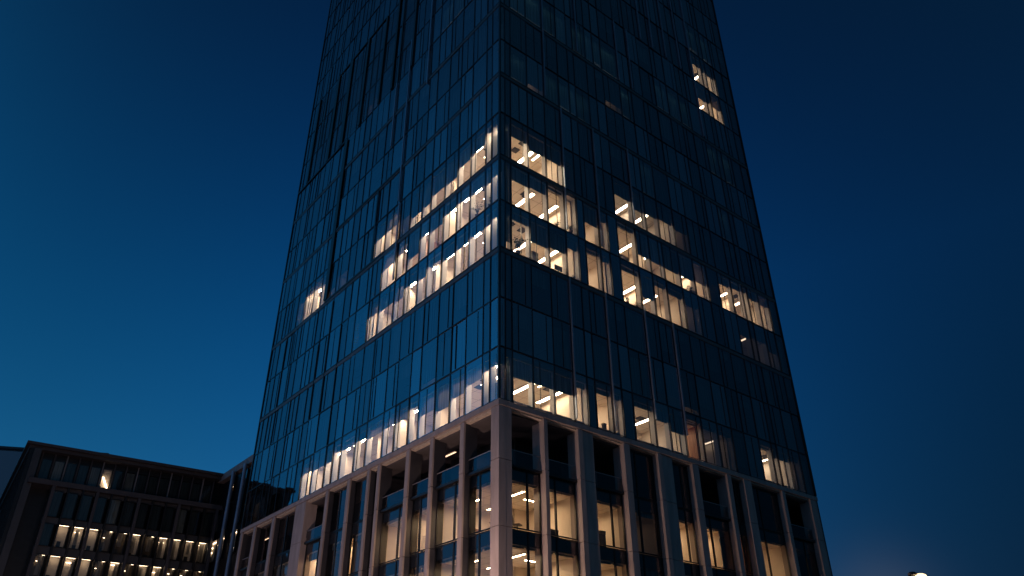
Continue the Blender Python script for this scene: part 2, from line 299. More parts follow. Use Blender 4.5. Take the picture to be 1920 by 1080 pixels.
def pod_mesh(w, fmb, gmb, bmb, gi=0, bi=0):
    a, side, fr, row, b, u0, u1, z0, z1, (b0, b1) = w
    g = GD + .08; e = .03
    fmb.box(fr, u0, u0 + .06, g - .05, g + .07, z0 + .03, z1 - .03); fmb.box(fr, u1 - .06, u1, g - .05, g + .07, z0 + .03, z1 - .03)
    fmb.box(fr, u0 + .06, u1 - .06, g - .04, g + .07, z0 + .03, z0 + .1); fmb.box(fr, u0 + .06, u1 - .06, g - .04, g + .07, z1 - .1, z1 - .03)
    t = [rnd.uniform(-.005, .005) for _ in range(2)]
    gmb.quad(fr.face([fr(u0 + e, g + t[0], z0 + .04), fr(u1 - e, g + t[1], z0 + .04), fr(u1 - e, g + t[1], z1 - .04), fr(u0 + e, g + t[0], z1 - .04)]), gi)
    s = PST.get((side, b, row)); drop = s[2] if s else (1.0 if rnd.random() < .5 else .6)
    zb = z1 - drop * (z1 - z0) + (g + .3) * see_slope(fr, (u0 + u1) / 2, z1 - drop * (z1 - z0)) * (drop < .99); zb = max(zb, z0 + .08); zt = z1 - .92
    if zb < zt - .05 and row: bmb.box(fr, u0 + .1, u1 - .1, g + .3, g + .31, zb, zt, bi)
allw = sorted([(w[0], 0, n_) for n_, w in enumerate(wins)] + [(w[0], 1, n_) for n_, w in enumerate(pod)], reverse=True)
top = {(t_, n_) for a_, t_, n_ in allw[:99]}
rest = MB(); rest_f = MB(); rest_b = MB()
def pcoat(w): return (PANE, PANEA, PANEC)[(w[4] * 7 + w[3] * 5 + w[4] * w[3]) % 3]
def bmat(kind): return {PALE: BLINDP, 'solid': SPAN, 'dark2': BLINDL, 'litL': BLINDT, TEAL: BLINDTEAL}.get(kind, BLIND)
class Shift:                                   # lets one mesh take boxes under another material slot
    def __init__(s, mb, mi): s.mb, s.mi = mb, mi
    def box(s, *a): s.mb.box(*a[:7], s.mi)
    def quad(s, P, *a): s.mb.quad(P, s.mi)
for n_, w in enumerate(wins):
    if (0, n_) in top:
        f, g, b = MB(), MB(), MB(); win_mesh(w, f, g, b); o = part(f, 'window', DARK); part(g, 'pane', pcoat(w), o)
        if b.v: part(b, 'blind' if w[10] != 'solid' else 'spandrel_panel', bmat('litL' if w[1] == 'L' and w[10] == LIT and w[3] == 0 else w[10]), o)
    else: win_mesh(w, Shift(rest, 0), Shift(rest, {PANE: 1, PANEA: 7, PANEC: 8}[pcoat(w)]), Shift(rest, {PALE: 3, 'solid': 4, 'dark2': 6, TEAL: 9}.get(w[10], 2)))
for n_, w in enumerate(pod):
    if (1, n_) in top:
        f, g, b = MB(), MB(), MB(); pod_mesh(w, f, g, b); o = part(f, 'window', DARK); part(g, 'pane', PODG, o)
        if b.v: part(b, 'blind', BLIND, o)
    else: pod_mesh(w, Shift(rest, 0), Shift(rest, 5), Shift(rest, 2))
part(rest, 'window', [DARK, PANE, BLIND, BLINDP, SPAN, PODG, BLINDL, PANEA, PANEC, BLINDTEAL], kind='stuff')

# ------------------------------------------------------------------ mullions, floor bands, sill bands, fins
for side, fr, g in (('L', FL, LM), ('R', FRt, RM)):
    for i, u in enumerate(g[1:-1]):
        mb = MB(); mb.box(fr, u - .022, u + .022, -.022, .14, Z[0] + .05, Z[-1])
        for k in range(NST): mb.box(fr, u - .025, u + .025, .15, .58, Z[k] + .03, Z[k + 1] - .505, 1)
        part(mb, 'mullion', [DARK, POST])
for k in range(1, NST + 1):
    mb = MB(); h = .036
    mb.box(FL, -.02, WL, -.017, .15, Z[k] - h, Z[k] + h); mb.box(FRt, -.02, WR, -.019, .147, Z[k] - h, Z[k] + h); part(mb, 'floor_band', DARK)
    mb = MB(); mb.box(FL, .12, WL - .1, .135, .155, Z[k] - .5, Z[k] - .065); mb.box(FRt, .12, WR - .1, .135, .155, Z[k] - .5, Z[k] - .065); part(mb, 'spandrel', GREY if k % 2 else SPAN)
    if k in (3, 5, 7, 9):
        mb = MB(); mb.box(FL, -.02, WL, -.02, .012, Z[k] - .42, Z[k] - .1); mb.box(FRt, .02, WR, -.023, .009, Z[k] - .42, Z[k] - .1); part(mb, 'sill_band', SILL)
# corner and end posts
mb = MB(); mb.prism([C0 - TL * .05 - TR * .05, C0 + TR * .10 - TL * .05, C0 + TR * .1 + TL * .1, C0 + TL * .10 - TR * .05], Z[0] + .05, Z[-1]); part(mb, 'corner_post', DARK)
for fr, w in ((FL, WL), (FRt, WR)):
    mb = MB(); mb.box(fr, w - .12, w + .02, -.06, .3, Z[0] + .05, Z[-1]); part(mb, 'corner_post', DARK)
# thin silver fins on the broad right face
for u, z0, z1 in ((6.78, 19.5, 31.0), (10.66, 19.5, 31.0), (15.2, 21.5, 31.5), (18.72, 21.0, 31.0), (6.8, 35.4, 48.5), (10.68, 35.4, 48.3), (15.2, 40, 48.4), (5.0, 48.7, 61.7), (9.42, 57.3, 71), (15.2, 57.3, 66.1), (17.1, 57.3, 66.1), (19.5, 66.2, 85.6), (21.45, 66.2, 85.6), (23.7, 66.2, 85.6), (26.2, 66.2, 85.6), (28.45, 57.3, 85.6)):
    mb = MB(); mb.box(FRt, u - .045, u + .045, -.15, -.024, z0 + .07, z1 - .07); part(mb, 'fin', FIN)
for u, z0, z1 in ((11.63, 56.4, 71.0), (15.4, 44.2, 66.1), (15.15, 35.4, 44.0), (18.0, 52.6, 61.7)):
    mb = MB(); mb.box(FL, u - .07, u + .07, -.15, -.024, z0 + .07, z1 - .07); part(mb, 'fin', FIN)
# deep black blades on the narrow left face
for u, z0, z1, w in ((29.3, 39.9, 61.5, .85), (19.85, 39.8, 48.3, .28), (27.35, 27.0, 38.9, .15), (38.4, 31.1, 38.9, .08), (36.4, 31.1, 38.9, .08), (29.55, 27, 34.9, .07), (24.8, 23.2, 35.2, .07), (17.4, 23.2, 30.5, .08),
    (34.4, 61.8, 76.1, .7), (30.9, 61.8, 76.1, .95), (26.5, 61.8, 76.1, .5), (22.1, 61.8, 76.1, .4), (19.25, 61.8, 80.7, .45), (18.05, 61.8, 76.1, .3), (15.12, 61.8, 80.7, .35), (39.9, 61.8, 76.1, .5), (37.6, 66.3, 80.7, .2)):
    mb = MB(); w *= .8 if w > .25 else 1; mb.box(FL, u - w / 2, u + w / 2, -.13 if w > .25 else -.06, -.024, z0, z1); part(mb, 'blade', DARK)
for u0, u1, z in ((15.3, 29.0, 48.5), (22.2, 34.8, 76.2), (29.6, 42.4, 61.7), (17.5, 29.5, 39.7)):  # slim black horizontal ledges across the left face
    mb = MB(); mb.box(FL, u0, u1, -.08, -.021, z - .13, z + .09); part(mb, 'dark_ledge', DARK)
# plant-room louvres behind the upper left blades
for (u0, u1) in ((15.5, 17.7), (19.6, 21.7), (22.5, 26.1), (26.9, 30.2), (31.5, 33.9), (35.0, 39.5)):
    z = 62.2; mb = MB()
    while z < 75.6: mb.box(FL, u0, u1, -.012, -.003, z, z + .05); z += .42
    part(mb, 'louvre', SILL)

# ------------------------------------------------------------------ podium
mb = MB(); mb.box(FL, -.05, WL + .05, -.05, .5, 18.93, 19.28); mb.box(FRt, .504, WR + .05, -.047, .503, 18.93, 19.28); part(mb, 'podium_beam', STONE)
JO = [18.9, 15.42, 11.36, 7.5, 3.5, -CAMH]
for side, fr, P in (('L', FL, LP), ('R', FRt, RP)):
    for b, (u0, u1) in enumerate(P):
        mb = MB(); dep = 1.1 if (side, b) in OPEN or (side, b - 1) in OPEN else .66
        for q in range(len(JO) - 1):
            z1, z0 = JO[q] - (.0 if q == 0 else .018), JO[q + 1] + .018
            if b == 0:
                if side == 'L': mb.box(FL, 0, u1, 0, .55, z0, z1); mb.box(FL, 0.02, u1 - .02, .551, .6, z0, z1)
                else: mb.box(FRt, .552, u1, .0, .9, z0, z1)
            elif side == 'L' and b == 8:
                mb.box(fr, u0, 29.55, 0, dep, z0, z1); mb.box(fr, 29.62, u1, .05, dep, z0, z1)
            elif side == 'R' and u1 - u0 > 1.3:
                mb.box(fr, u0, u0 + .42, 0, dep, z0, z1); mb.box(fr, u0 + .425, u1, .1, dep, z0, z1)
            elif side == 'R': mb.box(fr, u0, u1, 0, 1.2 if b == 1 else dep, z0, z1)
            else: mb.box(fr, u0, u1, 0, .14, z0, z1); mb.box(fr, u0 + .01, u1 - .01, .142, dep, z0, z1, 1)  # stone front; body behind coloured dark to stand for the shaded cheek
        if b == 0 and side == 'R': mb.box(FRt, .50, .56, .06, .5, -CAMH, 18.9)
        part(mb, 'pier', [STONE, SHADED_CHEEK])
# podium slabs and soffit, spandrel zones
for z in PZ:
    mb = MB(); mb.prism(outline(GD + .16), z - .5, z - .01); part(mb, 'floor_slab', CARPET)
    mb = MB(); mb.prism(outline(GD + .45), z - .93, z - .503); part(mb, 'ceiling', CEIL)
    mb = MB(); mb.box(FL, .6, WL - .4, GD + .1, GD + .145, z - .9, z - .02); mb.box(FRt, .6, WR - .4, GD + .1, GD + .145, z - .9, z - .02); part(mb, 'spandrel', SPAN)
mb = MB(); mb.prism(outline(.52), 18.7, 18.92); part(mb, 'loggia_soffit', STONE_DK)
# open terraces under the beam: rail, back wall
for side, fr, P in (('L', FL, LP), ('R', FRt, RP)):
    for b in range(len(P) - 1):
        if (side, b) not in OPEN: continue
        u0, u1 = P[b][1], P[b + 1][0]
        mb = MB(); mb.quad(fr.face([fr(u0 + .03, .42, 15.42), fr(u1 - .03, .42, 15.42), fr(u1 - .03, .42, 16.3), fr(u0 + .03, .42, 16.3)])); r = part(mb, 'balustrade', RAILG)
        mb = MB(); mb.box(fr, u0 + .02, u1 - .02, .40, .455, 16.31, 16.36); mb.box(fr, u0 + .45, u0 + .49, .44, .48, 15.36, 16.3); part(mb, 'handrail', GREY, r)
        mb = MB(); mb.box(fr, u0, u1, .3, .55, 15.22, 15.38); part(mb, 'terrace_edge', DARK)
        if b: mb = MB(); mb.box(fr, u0 + .2, u1 - .1, 3.6, 3.75, 15.36, 18.69); part(mb, 'terrace_wall', DARK)

# ------------------------------------------------------------------ rooms: partitions, lights, vents
def lamp_box(fr, u0, u1, d0, d1, zc, mat, name='ceiling_light'):
    mb = MB(); z = zc - .13                      # a slim housing whose lower face is the diffuser
    mb.box(fr, u0 - .02, u1 + .02, d0 - .02, d1 + .02, z + .004, zc - .05, 1)
    P = [fr(u0, d0, z), fr(u1, d0, z), fr(u1, d1, z), fr(u0, d1, z)]
    mb.quad(P[::-1] if not fr.flip else P); part(mb, name, [mat, WALLM])
rooms = []
def groups(items):
    out = []
    for it in items:
        kind = it[3] if len(it) > 3 else LIT; kind = {PALE: LIT}.get(kind, kind)
        if out and abs(out[-1][1] - it[0]) < .02 and out[-1][2] == kind: out[-1][1] = it[1]
        else: out.append([it[0], it[1], kind])
    return out
for (side, k), items in ST.items():
    fr = FL if side == 'L' else FRt
    for gi, (a, b, kind) in enumerate(groups(sorted(items))):
        rr = random.Random(side + str(k) + str(gi))
        corner = (a == 0 or (side == 'R' and a < 1.2)) and kind == LIT
        D = 6.2 if corner else rr.choice((3.6, 4.4, 5.2)) if side == 'R' else rr.choice((2.5, 2.9, 3.3))
        if kind == DIM: D = 3.2
        if kind == TEAL: D = 2.6
        z0, z1 = Z[k] + .021, Z[k + 1] - .642
        mb = MB()
        s0 = 6.2 if corner else a + .02
        mi = 1 if kind == WOODK else 0
        mb.box(fr, s0, b - .02, D, D + .1, z0, z1, mi)                       # back wall
        if not corner: mb.box(fr, a + .02, a + .12, .62, D - .002, z0, z1, mi)
        mb.box(fr, b - .12, b - .02, .62, D - .002, z0, z1, mi)
        u = a + rr.uniform(3.5, 5)                                           # cross walls between offices
        while u < b - 2.5 and kind == LIT:
            if not corner or u > 6.5: mb.box(fr, u, u + .1, 1.5 if rr.random() < .6 else .62, D - .002, z0, z1, 1 if rr.random() < .12 else 0)
            u += rr.uniform(3.6, 6)
        part(mb, 'partition', [WALLM, WOOD])
        if kind == LIT and k in (0, 3, 4):
            mb = MB(); mb.box(fr, a + (.9 if a == 0 else .05), b - .14, .37, .61, z0 + .001, z0 + .35); part(mb, 'window_ledge', GREY)
        lm = LAMPD if kind == DIM else LAMP if corner or rr.random() < .65 else LAMPC
        zc = z1
        if kind == TEAL: lamp_box(fr, a + .2, b - .2, .75, 1.05, z1, LAMPT); continue
        if side == 'L':
            u = a + .5
            while u < b - .6:
                ln = min(2.3, b - .3 - u)
                lamp_box(fr, u, u + ln, .85, 1.03, zc, LAMPB if kind == LIT else lm)
                if rr.random() < .45 and D > 2.6: lamp_box(fr, u + .4, u + ln - .4, D - .9, D - .72, zc, lm)
                u += 3.1
        else:
            u = a + .8
            while u < b - .25:
                lamp_box(fr, u, u + .32, 1.5, min(D - .3, 4.6), zc, lm); u += 2.6
        if kind == LIT and b - a > 3:
            for _ in range(2 if corner else 1):
                uu = rr.uniform(a + .4, min(b - 1, a + 5)); dd = rr.uniform(.9, 2.2)
                mb = MB(); mb.box(fr, uu, uu + .6, dd, dd + .6, zc - .05, zc - .002); part(mb, 'ceiling_vent', GRILLE)
for (side, b, row), (s0, s1, drop, kind) in PST.items():
    fr, P = (FL, LP) if side == 'L' else (FRt, RP)
    u0, u1 = P[b][1], P[b + 1][0]; a, e = u0 + (u1 - u0) * s0, u0 + (u1 - u0) * s1
    a -= .15 if s0 == 0 else 0; e += .15 if s1 == 1 else 0
    z0 = PZ[row] - .008; z1 = (18.69 if row == 0 else PZ[row - 1] - .932); D = 5.6 if b < 2 else 4.2
    if row == 0: D = 3.4
    corner = b < 2; rr = random.Random(side + str(b) + str(row))
    mb = MB(); mi = 1 if kind == WOODK else 0
    if b < 2 and row: mb.box(fr, max(a, 5.6) if b == 0 else max(a, 5.6), max(e, 5.7), D, D + .1, z0, z1, mi)
    else: mb.box(fr, a, e, D, D + .1, z0, z1, mi)
    if b: mb.box(fr, e - .1, e, GD + .5, D - .002, z0, z1, mi)
    if b > 2: mb.box(fr, a, a + .1, GD + .5, D - .002, z0, z1, mi)
    if row or kind != DIM: part(mb, 'partition', [WALLM, WOOD])
    lm = LAMPPD if kind == DIM else LAMPP
    if side == 'R' and b == 0: continue
    if side == 'L':
        for d in ((3.0,) if b == 0 else (1.8, 3.8) if kind == LIT else (2.2,)): lamp_box(fr, a + (.7 if b == 0 else .3), min(e - .2, a + (3.3 if b == 0 else 2.2)), d, d + .16, z1 - .12, lm)
    else:
        for d in (2.6,): lamp_box(fr, a + .3, min(e - .2, a + 2.2), d, d + .16, z1 - .12, lm)

# ------------------------------------------------------------------ things standing behind the windows
LEDGE = .374
def spot(side, k, u, d, z=None):
    fr = FL if side == 'L' else FRt
    if z is None:                               # u is where it shows through the glass; it stands d behind it, on the ledge
        v = fr(u, 0, Z[k] + 1) - Vector((0, 0, CAMH)); u += d * v.dot(fr.T) / v.dot(fr.N); z = Z[k] + LEDGE
    return fr(u, d, z)
ROTL = math.atan2(NL.y, NL.x) - math.pi / 2; ROTR = math.atan2(NR.y, NR.x) - math.pi / 2
def plant(loc, rz, h, spread, seed, label, droop=.5, n=70, ls=.12):
    rr = random.Random(seed); root = tag(empty('potted_plant', loc, rz), label, 'potted plant', 'plants on the office window ledges')
    mb = MB(); s = min(1, h / 1.1); mb.lathe([(.11 * s, 0), (.16 * s, .02), (.19 * s, .28 * s), (.21 * s, .30 * s), (.17 * s, .30 * s)]); mb.build('pot', POT, root, smooth=True)
    st = MB(); lf = MB(); nb = 5
    for q in range(nb):
        a = q * 2 * math.pi / nb + rr.uniform(-.4, .4); hh = h * rr.uniform(.7, 1); r = spread * rr.uniform(.5, 1)
        pts = []
        for t in range(8):
            f = t / 7; bend = f ** 2; pts.append(Vector((math.cos(a) * r * bend, math.sin(a) * r * bend * .7, .25 * s + (hh - .25 * s) * (f - droop * .6 * max(0, f - .55) ** 2 * 4))))
        st.tube(pts, .016, .006)
        for _ in range(n // nb):
            f = rr.uniform(.3, 1); i = min(6, int(f * 7)); p = pts[i].lerp(pts[i + 1], f * 7 - i) + Vector((rr.gauss(0, .05), rr.gauss(0, .05), rr.gauss(0, .04)))
            dr = Vector((rr.gauss(0, 1), rr.gauss(0, 1), rr.gauss(-droop, .5))).normalized(); sd = dr.cross(Vector((rr.gauss(0, 1), rr.gauss(0, 1), 1))).normalized(); l = ls * rr.uniform(.6, 1.3)
            lf.quad([p, p + dr * l * .5 + sd * l * .28, p + dr * l, p + dr * l * .5 - sd * l * .28])
    st.build('stem', STEM, root); lf.build('foliage', LEAF, root)
plant(spot('R', 3, 1.75, .49), ROTR, 2.2, .75, 3, 'tallest potted plant, with drooping fronds, in the first lit window right of the corner'.replace(' right of', ' beside'), .9, 120, .24)
plant(spot('L', 4, 2.75, .49), ROTL, 1.6, .75, 5, 'bushy small-leaved plant filling the lower half of a lit window near the corner', .2, 220, .11)
plant(spot('L', 4, 1.25, .49), ROTL, 1.1, .35, 6, 'slim leafy plant in a narrow lit corner slot beside a bushy plant', .2, 90, .10)
plant(spot('R', 4, 7.25, .49), ROTR, 1.0, .4, 8, 'dark bushy plant at the foot of a tall lit window before a blank panel', .3, 110, .14)
plant(spot('R', 4, 5.75, .49), ROTR, .55, .35, 9, 'low spreading plant on the ledge under a long ceiling light', .5, 60, .12)
plant(spot('R', 3, 7.3, .49), ROTR, .5, .3, 10, 'small plant at the sill of a window with a pale side wall', .4, 50, .11)
plant(spot('R', 3, 13.3, .49), ROTR, .75, .25, 11, 'round-topped small plant beside a dark mullion in a brightly lit window', .2, 50, .12)
plant(spot('R', 3, 14.4, .49), ROTR, .45, .5, 12, 'low wide plant along the sill of the brightest mid-facade window', .6, 60, .12)
plant(spot('R', 4, 22.0, .49), ROTR, .9, .45, 13, 'leafy plant in a dim brownish window near the far end of the lit row', .4, 80, .14)
plant(spot('R', 2, 1.5, .49), ROTR, 1.0, .4, 14, 'shadowy plant in the unlit window one storey under the tall drooping plant', .5, 70, .15)
plant(spot('L', 3, 7.0, .49), ROTL, .5, .3, 15, 'little plant at the sill of the narrow left face, lowest of the upper lit rows'.replace('left face', 'side face'), .4, 50, .12)
plant(spot('L', 3, 9.4, .49), ROTL, .5, .25, 16, 'tiny plant by a pale curtain two bays past the narrow striped windows', .4, 40, .12)
def monitor(loc, rz, w, h, label):
    root = tag(empty('computer_monitor', loc, rz), label, 'monitor', 'monitors standing by the office windows'); I = Fr(Vector((0, 0, -CAMH)), Vector((1, 0, 0)), Vector((0, 1, 0)))
    mb = MB(); mb.box(I, -w / 2, w / 2, 0, .04, .14, .14 + h); mb.build('screen', PLASTIC, root)
    mb = MB(); mb.box(I, -.04, .04, .042, .08, .02, .3); mb.box(I, -.13, .13, -.05, .16, 0, .019); mb.build('stand', PLASTIC, root)
def desk(loc, rz, w, label):
    root = tag(empty('office_desk', loc, rz), label, 'desk', 'desks by the office windows'); I = Fr(Vector((0, 0, -CAMH)), Vector((1, 0, 0)), Vector((0, 1, 0)))
    mb = MB(); mb.box(I, -w / 2, w / 2, 0, .7, .70, .735); mb.build('table_top', WOOD, root)
    for x in (-w / 2 + .05, w / 2 - .09):
        for y in (.05, .61): mb = MB(); mb.box(I, x, x + .04, y, y + .04, 0, .699); mb.build('leg', GREY, root)
def boxthing(loc, rz, w, dp, h, label):
    root = tag(empty('storage_box', loc, rz), label, 'box', 'boxes on the office window ledges'); I = Fr(Vector((0, 0, -CAMH)), Vector((1, 0, 0)), Vector((0, 1, 0)))
    mb = MB(); mb.box(I, -w / 2, w / 2, 0, dp, 0, h * .8); mb.build('body', PLASTIC, root)
    mb = MB(); mb.box(I, -w / 2 - .015, w / 2 + .015, -.015, dp + .015, h * .802, h); mb.build('lid', CARD, root)
def chair(loc, rz, label):
    root = tag(empty('office_chair', loc, rz), label, 'office chair'); I = Fr(Vector((0, 0, -CAMH)), Vector((1, 0, 0)), Vector((0, 1, 0)))
    mb = MB(); mb.box(I, -.25, .25, -.24, .24, .44, .53); mb.build('seat', CLOTH, root)
    mb = MB(); P = []
    for z, w, y in ((.56, .19, .25), (.75, .24, .28), (1.0, .23, .31), (1.15, .17, .34)): P.append((z, w, y))
    for i in range(3):
        (za, wa, ya), (zb, wb, yb) = P[i], P[i + 1]
        mb.hexa([Vector((-wa, ya, za)), Vector((wa, ya, za)), Vector((wa, ya + .07, za)), Vector((-wa, ya + .07, za)), Vector((-wb, yb, zb)), Vector((wb, yb, zb)), Vector((wb, yb + .07, zb)), Vector((-wb, yb + .07, zb))])
    mb.build('backrest', CLOTH, root)
    mb = MB(); mb.tube([Vector((0, 0, .08)), Vector((0, 0, .44))], .03, .03)
    for q in range(5): a = q * 2 * math.pi / 5; mb.tube([Vector((0, 0, .09)), Vector((.28 * math.cos(a), .28 * math.sin(a), .05))], .025, .018)
    mb.build('base', PLASTIC, root)
monitor(spot('R', 3, 5.75, .45), ROTR, .8, .45, 'dark monitor on the ledge under a diagonal ceiling light, two windows from the drooping plant')
boxthing(spot('R', 3, 3.4, .49), ROTR, .6, .2, .9, 'tall dark box beside the mullion next to the drooping plant')
boxthing(spot('R', 4, 13.5, .49), ROTR, .9, .2, .5, 'low dark box in the lit window after the blank panels, upper row')
boxthing(spot('L', 0, .55, .49), ROTL, .4, .2, 1.2, 'dark cabinet-like box in the corner window just above the stone beam')
boxthing(spot('R', 0, 9.6, .49), ROTR, .3, .2, .5, 'small dark box at the sill of a lit window above the podium beam')
zr = PZ[1] - .008
desk(spot('L', 1, 1.9, 1.3, zr), ROTL, 1.6, 'podium desk nearest the corner pier, behind the first lit bay')
monitor(spot('L', 1, 1.5, 1.5, zr + .737), ROTL, .6, .42, 'monitor close to the corner pier in the first lit podium bay')
monitor(spot('L', 1, 2.2, 1.5, zr + .737), ROTL, .5, .5, 'second monitor on the podium desk, farther from the corner pier')
desk(spot('L', 1, 5.2, 1.3, zr), ROTL, 1.5, 'podium desk behind the second lit bay from the corner')
monitor(spot('L', 1, 5.0, 1.5, zr + .737), ROTL, .5, .5, 'lone monitor on the desk in the second podium bay')
desk(spot('L', 1, 8.9, 1.2, zr), ROTL, 1.4, 'podium desk in the third narrow lit bay from the corner')
boxthing(spot('L', 1, 8.8, 1.3, zr + .737), ROTL, .6, .4, .3, 'low dark box on the podium desk in the third bay')
chair(spot('R', 1, 2.5, 1.3, zr), ROTR + .5, 'grey upholstered office chair in the podium bay beside the corner pier')
boxthing(spot('R', 1, 9.6, .9, zr), ROTR, .5, .5, 1.1, 'dark waist-high box in the podium room with a timber wall')
boxthing(spot('R', 1, 5.3, 1.1, zr), ROTR, .9, .6, .6, 'broad low dark box in the podium window between two piers')

# ------------------------------------------------------------------ the lower office building beside it, with its link
J = Vector((-40.9443, 106.5528, 0)); E1 = Vector((-0.81572, -0.57845, 0)); E2 = Vector((0.57845, -0.81572, 0))
low = tag(empty('low_office_building', J), 'lower dark office building with a flat projecting roof and rows of narrow windows', 'office building')
FM = Fr(J, E1, -E2)                            # u from the inner corner towards the street end, d inwards
FK = Fr(C0 + NL * 6.47, TL, NL)                # the link wall, parallel to the tower's narrow face
FE = Fr(J + E1 * 23.4, -E2, -E1)               # the end wall with vertical ribs
OFF2 = J.copy()
def lpart(mb, name, mats, parent=None, kind=None):
    o = mb.build(name, mats, parent or low, OFF2)
    if kind: o['kind'] = kind
    return o
mb = MB(); mb.box(FM, -4.0, 23.3, 1.2, 34, -CAMH, 32.7); lpart(mb, 'wall', DARK)
mb = MB(); mb.box(FM, -.3, 24.2, -1.0, 35, 33.12, 33.45); mb.box(FM, -.2, 23.8, -.5, 34.5, 32.72, 33.115); lpart(mb, 'roof', LOWST)
mb = MB(); mb.box(FM, -1.0, 20.3, -1.5, 1.19, 28.35, 28.95); mb.box(FM, 20.302, 22.9, -1.5, 1.19, 28.35, 28.95); lpart(mb, 'terrace_slab', LOWST)
mb = MB(); mb.box(FM, -1.0, 20.2, .6, 1.19, -CAMH, 28.34); lpart(mb, 'projecting_block', DARK)
# top storey windows
lw = {9: 'lit', 7: 'pale', 2: 'pale2'}
tops = [.9 + i * 1.42 for i in range(16)]
for i, u in enumerate(tops):
    mb = MB(); w = 1.16
    mb.box(FM, u, u + .06, .66, 1.0, 29.0, 32.7); mb.box(FM, u + w - .06, u + w, .66, 1.0, 29.0, 32.7); mb.box(FM, u + .06, u + w - .06, .66, 1.0, 29.0, 29.1); mb.box(FM, u + .06, u + w - .06, .66, 1.0, 32.0, 32.7)
    wo = lpart(mb, 'window', DARK)
    mb = MB(); mb.quad(FM.face([FM(u + .05, .72, 29.1), FM(u + w - .05, .72, 29.1), FM(u + w - .05, .72, 32.0), FM(u + .05, .72, 32.0)])); lpart(mb, 'pane', PODG, wo)
    if i == 9:
        mb = MB(); mb.box(FM, u + .06, u + w - .06, 1.12, 1.17, 29.1, 31.98); lpart(mb, 'lit_back_panel', WALLM, wo)
        mb = MB(); mb.hexa([FM(u + .1, .78, 29.5), FM(u + .28, .78, 29.5), FM(u + .28, .84, 29.5), FM(u + .1, .84, 29.5), FM(u + .85, .78, 30.9), FM(u + 1.03, .78, 30.9), FM(u + 1.03, .84, 30.9), FM(u + .85, .84, 30.9)]); lpart(mb, 'tube_light', LAMPL, wo)
    else:
        mb = MB(); mb.box(FM, u + .08, u + w - .08, .9, .95, 29.15, 31.95); lpart(mb, 'blind', BLIND if i in (10, 7, 13) else BLINDN, wo)
    mb = MB(); mb.box(FM, u - .2, u - .06, .3, .65, 28.96, 32.7); lpart(mb, 'rib', GREY if i % 3 == 1 else LOWST)
# projecting block: three rows of windows behind dark pilasters
rows = [(24.75, 27.9, 'dark'), (21.35, 24.0, 'a'), (17.6, 20.4, 'b'), (13.8, 16.6, 'a')]
bright = {('a', 10): 1, ('a', 9): 1, ('a', 8): 1, ('b', 10): 1, ('b', 9): 1, ('b', 8): 1, ('b', 4): .7, ('b', 6): .4}
for i in range(12):
    u = .45 + i * 1.66
    for z0, z1, rk in rows:
        mb = MB(); w = 1.2
        mb.box(FM, u, u + .05, -.95, -.72, z0, z1); mb.box(FM, u + w - .05, u + w, -.95, -.72, z0, z1); mb.box(FM, u + .05, u + w - .05, -.95, -.72, z0, z0 + .06); mb.box(FM, u + .05, u + w - .05, -.95, -.72, z1 - .06, z1)
        wo = lpart(mb, 'window', DARK)
        mb = MB(); mb.quad(FM.face([FM(u + .04, -.9, z0 + .05), FM(u + w - .04, -.9, z0 + .05), FM(u + w - .04, -.9, z1 - .05), FM(u + .04, -.9, z1 - .05)])); lpart(mb, 'pane', PODG, wo)
        if rk == 'dark' or i == 11 and rk != 'b':
            mb = MB(); mb.box(FM, u + .02, u + w - .02, -.6, -.58, z0 + .02, z1 - .02); lpart(mb, 'blind', BLIND if i % 5 == 2 else BLINDN, wo)
        else:
            b_ = bright.get((rk, i), .16 + .25 * rnd.random())
            mb = MB(); mb.box(FM, u - .03, u + w + .12, .0, .08, z0 + .003, z1 - .003); lpart(mb, 'room_back', WALLM if b_ > .3 else CARD, wo)
            mb = MB(); q = .1 + .5 * rnd.random()
            mb.box(FM, u + .05, u + (w - .05 if b_ > .3 else .3), -.69, -.5, z1 - .05, z1 - .004)
            if b_ > .3 and i % 3: pass
            elif b_ > .3: mb.box(FM, u + .2 + q * .3, u + w - .3, -.3, -.22, z1 - .2 - q, z1 - .15 - q)
            else: mb.box(FM, u + q, u + q + .35, -.25, -.18, z1 - .3 - q, z1 - .25 - q)
            lpart(mb, 'strip_light', LAMPL, wo)
            if b_ < .9 or i == 9:
                e0 = rnd.random() * .5; mb = MB(); mb.box(FM, u + e0, u + e0 + .3 + rnd.random() * .4, -.5, -.48, z0 + .02 + rnd.random(), z1 - .02); lpart(mb, 'curtain', BLINDP, wo)
            mb = MB(); e0 = rnd.random() * .6; mb.box(FM, u + e0, u + e0 + .4, -.3, -.05, z0 + .01, z0 + .3 + rnd.random() * .6); lpart(mb, 'furniture', PLASTIC, wo)
zr_ = [28.34] + [q for r_ in rows for q in (r_[1], r_[0])] + [-CAMH]
for q in range(0, len(zr_), 2):
    mb = MB(); mb.box(FM, -1.0, 20.2, -.72, .599, zr_[q + 1], zr_[q]); lpart(mb, 'spandrel', [CEIL if False else SPAN])
for i in range(13):
    u = .02 + i * 1.66
    for z0, z1, rk in rows:
        mb = MB(); mb.box(FM, u - .02, u + .10, -.69, .598, z0 + .002, z1 - .002); lpart(mb, 'partition', DARK)
for i in range(13):
    u = .02 + i * 1.66; wide = i % 3 == 0
    mb = MB(); mb.box(FM, u - (.16 if wide else .08), u + (.2 if wide else .1), -1.45, -.701, 10, 28.34); lpart(mb, 'pilaster', LOWST if wide else DARK)
